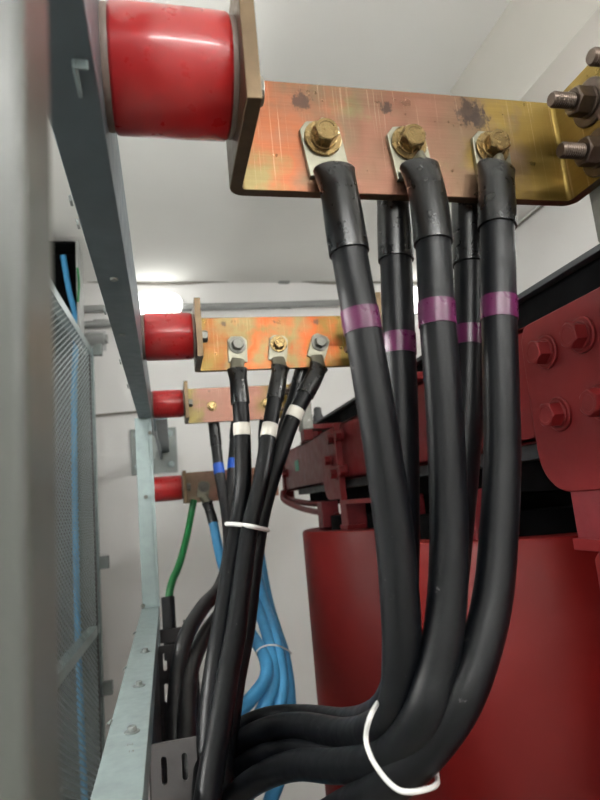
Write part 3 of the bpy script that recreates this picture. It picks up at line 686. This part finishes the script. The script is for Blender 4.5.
cbeam('clamp_beam', XB, .512, -1.56, -1.42, .10, 2.10); cbeam('clamp_beam', .81, .76, -1.56, -1.42, .10, 2.10)
part_box('foot_beam', t, M['red_clamp'], .40, .88, .15, .25, FLOOR, -1.56); part_box('foot_beam', t, M['red_clamp'], .40, .88, 1.75, 1.85, FLOOR, -1.56)
part_box('under_strip', t, M['grey_core'], XB + .012, .512, .10, 2.12, .028, .048, label='dark grey strip under the clamp beam')
# near gusset plate with chamfered top corner and rounded bottom
def gusset(y0, y1, zb, zt, th=.012, x=.450):
    bm = bmesh.new(); R_ = .05
    poly = [(y1 - .002, zt - .018), (y1 - .012, zt - .002), (y1 - .02, zt), (y0, zt), (y0, zb)]
    poly += [(y1 - R_ + R_ * math.sin(a), zb + R_ - R_ * math.cos(a)) for a in [i * math.pi / 16 for i in range(9)]]
    prism(bm, poly, x, x + th, lambda a, b, d: (d, a, b))
    return link('gusset_plate', shade(tomesh('gusset_plate', bm, (x, y0, zb)), 30), M['red_clamp'], t, (x, y0, zb), bevel=.0015)
gusset(.28, .640, -.016, .193)
def bolt_at(px, py, X, af=.024, mat='red_clamp', **k):
    d = at(px, py, 1); q = d * (X / d.x); bolt(t, q, (-1, 0, 0), af, M[mat], spin=random.uniform(0, 1), **k)
for px, py in ((547, 352), (583, 335), (560, 414), (604, 402)): bolt_at(px, py, .450, .026, wr=.020, h=.015)
gusset(1.50, 1.66, .0, .193, .012, .448)
part_box('gusset_flange', t, M['red_clamp'], .434, .450, 1.45, 1.462, -.005, .195, bevel=.001)
part_box('gusset_shelf', t, M['red_clamp'], .434, .462, 1.20, 1.462, -.014, -.004, bevel=.001)
for px, py in ((334, 439), (342, 435), (331, 460), (337, 474), (346, 470)): bolt_at(px, py, .448, .024, wr=.017)
bolt_at(287, 473, XB, .024, wr=.017)
# support blocks between windings and clamp
for i, (cx_, cy_) in enumerate([(.475, .60), (.475, .77 + .0), (.475, 1.35 - .15), (.475, 1.53)]):
    pass
for yy in (.20, .567, .85, 1.135, 1.50, 1.75):
    part_box('support_block', t, M['red_block'], .452, .505, yy - .028, yy + .028, ZW, -.004, bevel=.002, label='pinkish red support block')
for yy in (.567, 1.50):
    part_box('block_pad', t, M['red_clamp'], .448, .500, yy - .032, yy + .032, ZW - .001, ZW + .012, bevel=.001)
part_box('support_block', t, M['red_block'], .54, .60, 1.72, 1.80, ZW, -.02, bevel=.002)
# curved tie straps at the far end
for k_, (dz_, pp) in enumerate(((0, ((283, 492, 2.25), (284, 500, 2.2), (300, 508, 2.05), (322, 513, 1.85), (338, 516, 1.70))), (0, ((283, 496, 2.28), (292, 500, 2.2), (306, 503, 2.05), (325, 504, 1.9))))):
    tube('lead_bar', t, M['red_clamp'], smooth_pts([at(*p) for p in pp]), .010)
part_box('end_plate', t, M['red_clamp'], XB - .008, XB + .03, 2.28, 2.31, .0, .19)
# green sticker
d = at(297, 466, 1); q = d * (XB / d.x)
part_box('green_sticker', t, M['greensticker'], XB - .001, XB, q.y - .03, q.y + .03, q.z - .018, q.z + .02, bevel=0, label='small green sticker')
# studs and nuts on top of the yoke
for px, py, yy in ((333, 405, 1.95), (309, 412, 2.08)):
    d = at(px, py + 8, 1); q = d * (.262 / d.z)
    bm = bmesh.new(); lathe(bm, [(.018, 0), (.018, .03), (.014, .036), (.014, .055), (.010, .06)], 16, lambda r, c, s_, h: (.53 + r * c, yy + r * s_, .262 + h))
    link('lifting_stud', shade(tomesh('lifting_stud', bm, (.53, yy, .262))), M['grey_core'], t, (.53, yy, .262), label='dark grey stud')
for px, py in ((307, 437), (316, 433)):
    d = at(px, py, 1); q = d * ((XB + .02) / d.x); q.z = .198; bolt(t, q, (0, 0, 1), .036, M['red_clamp'], h=.025)
# low-voltage terminal posts rising to the bars
for cy in (.400, .995, 1.62):
    part_box('terminal_sleeve', t, M['sleevegrey'], .381, .412, cy - .045, cy + .010, .200, .335, bevel=.003, label='pale grey terminal sleeve')
    part_box('terminal_bar', t, M['red_clamp'], .384, .409, cy - .042, cy + .007, .170, .202, bevel=.002)
    part_box('terminal_foot', t, M['red_clamp'], .395, .53, cy - .040, cy + .005, .200, .214, bevel=.002)
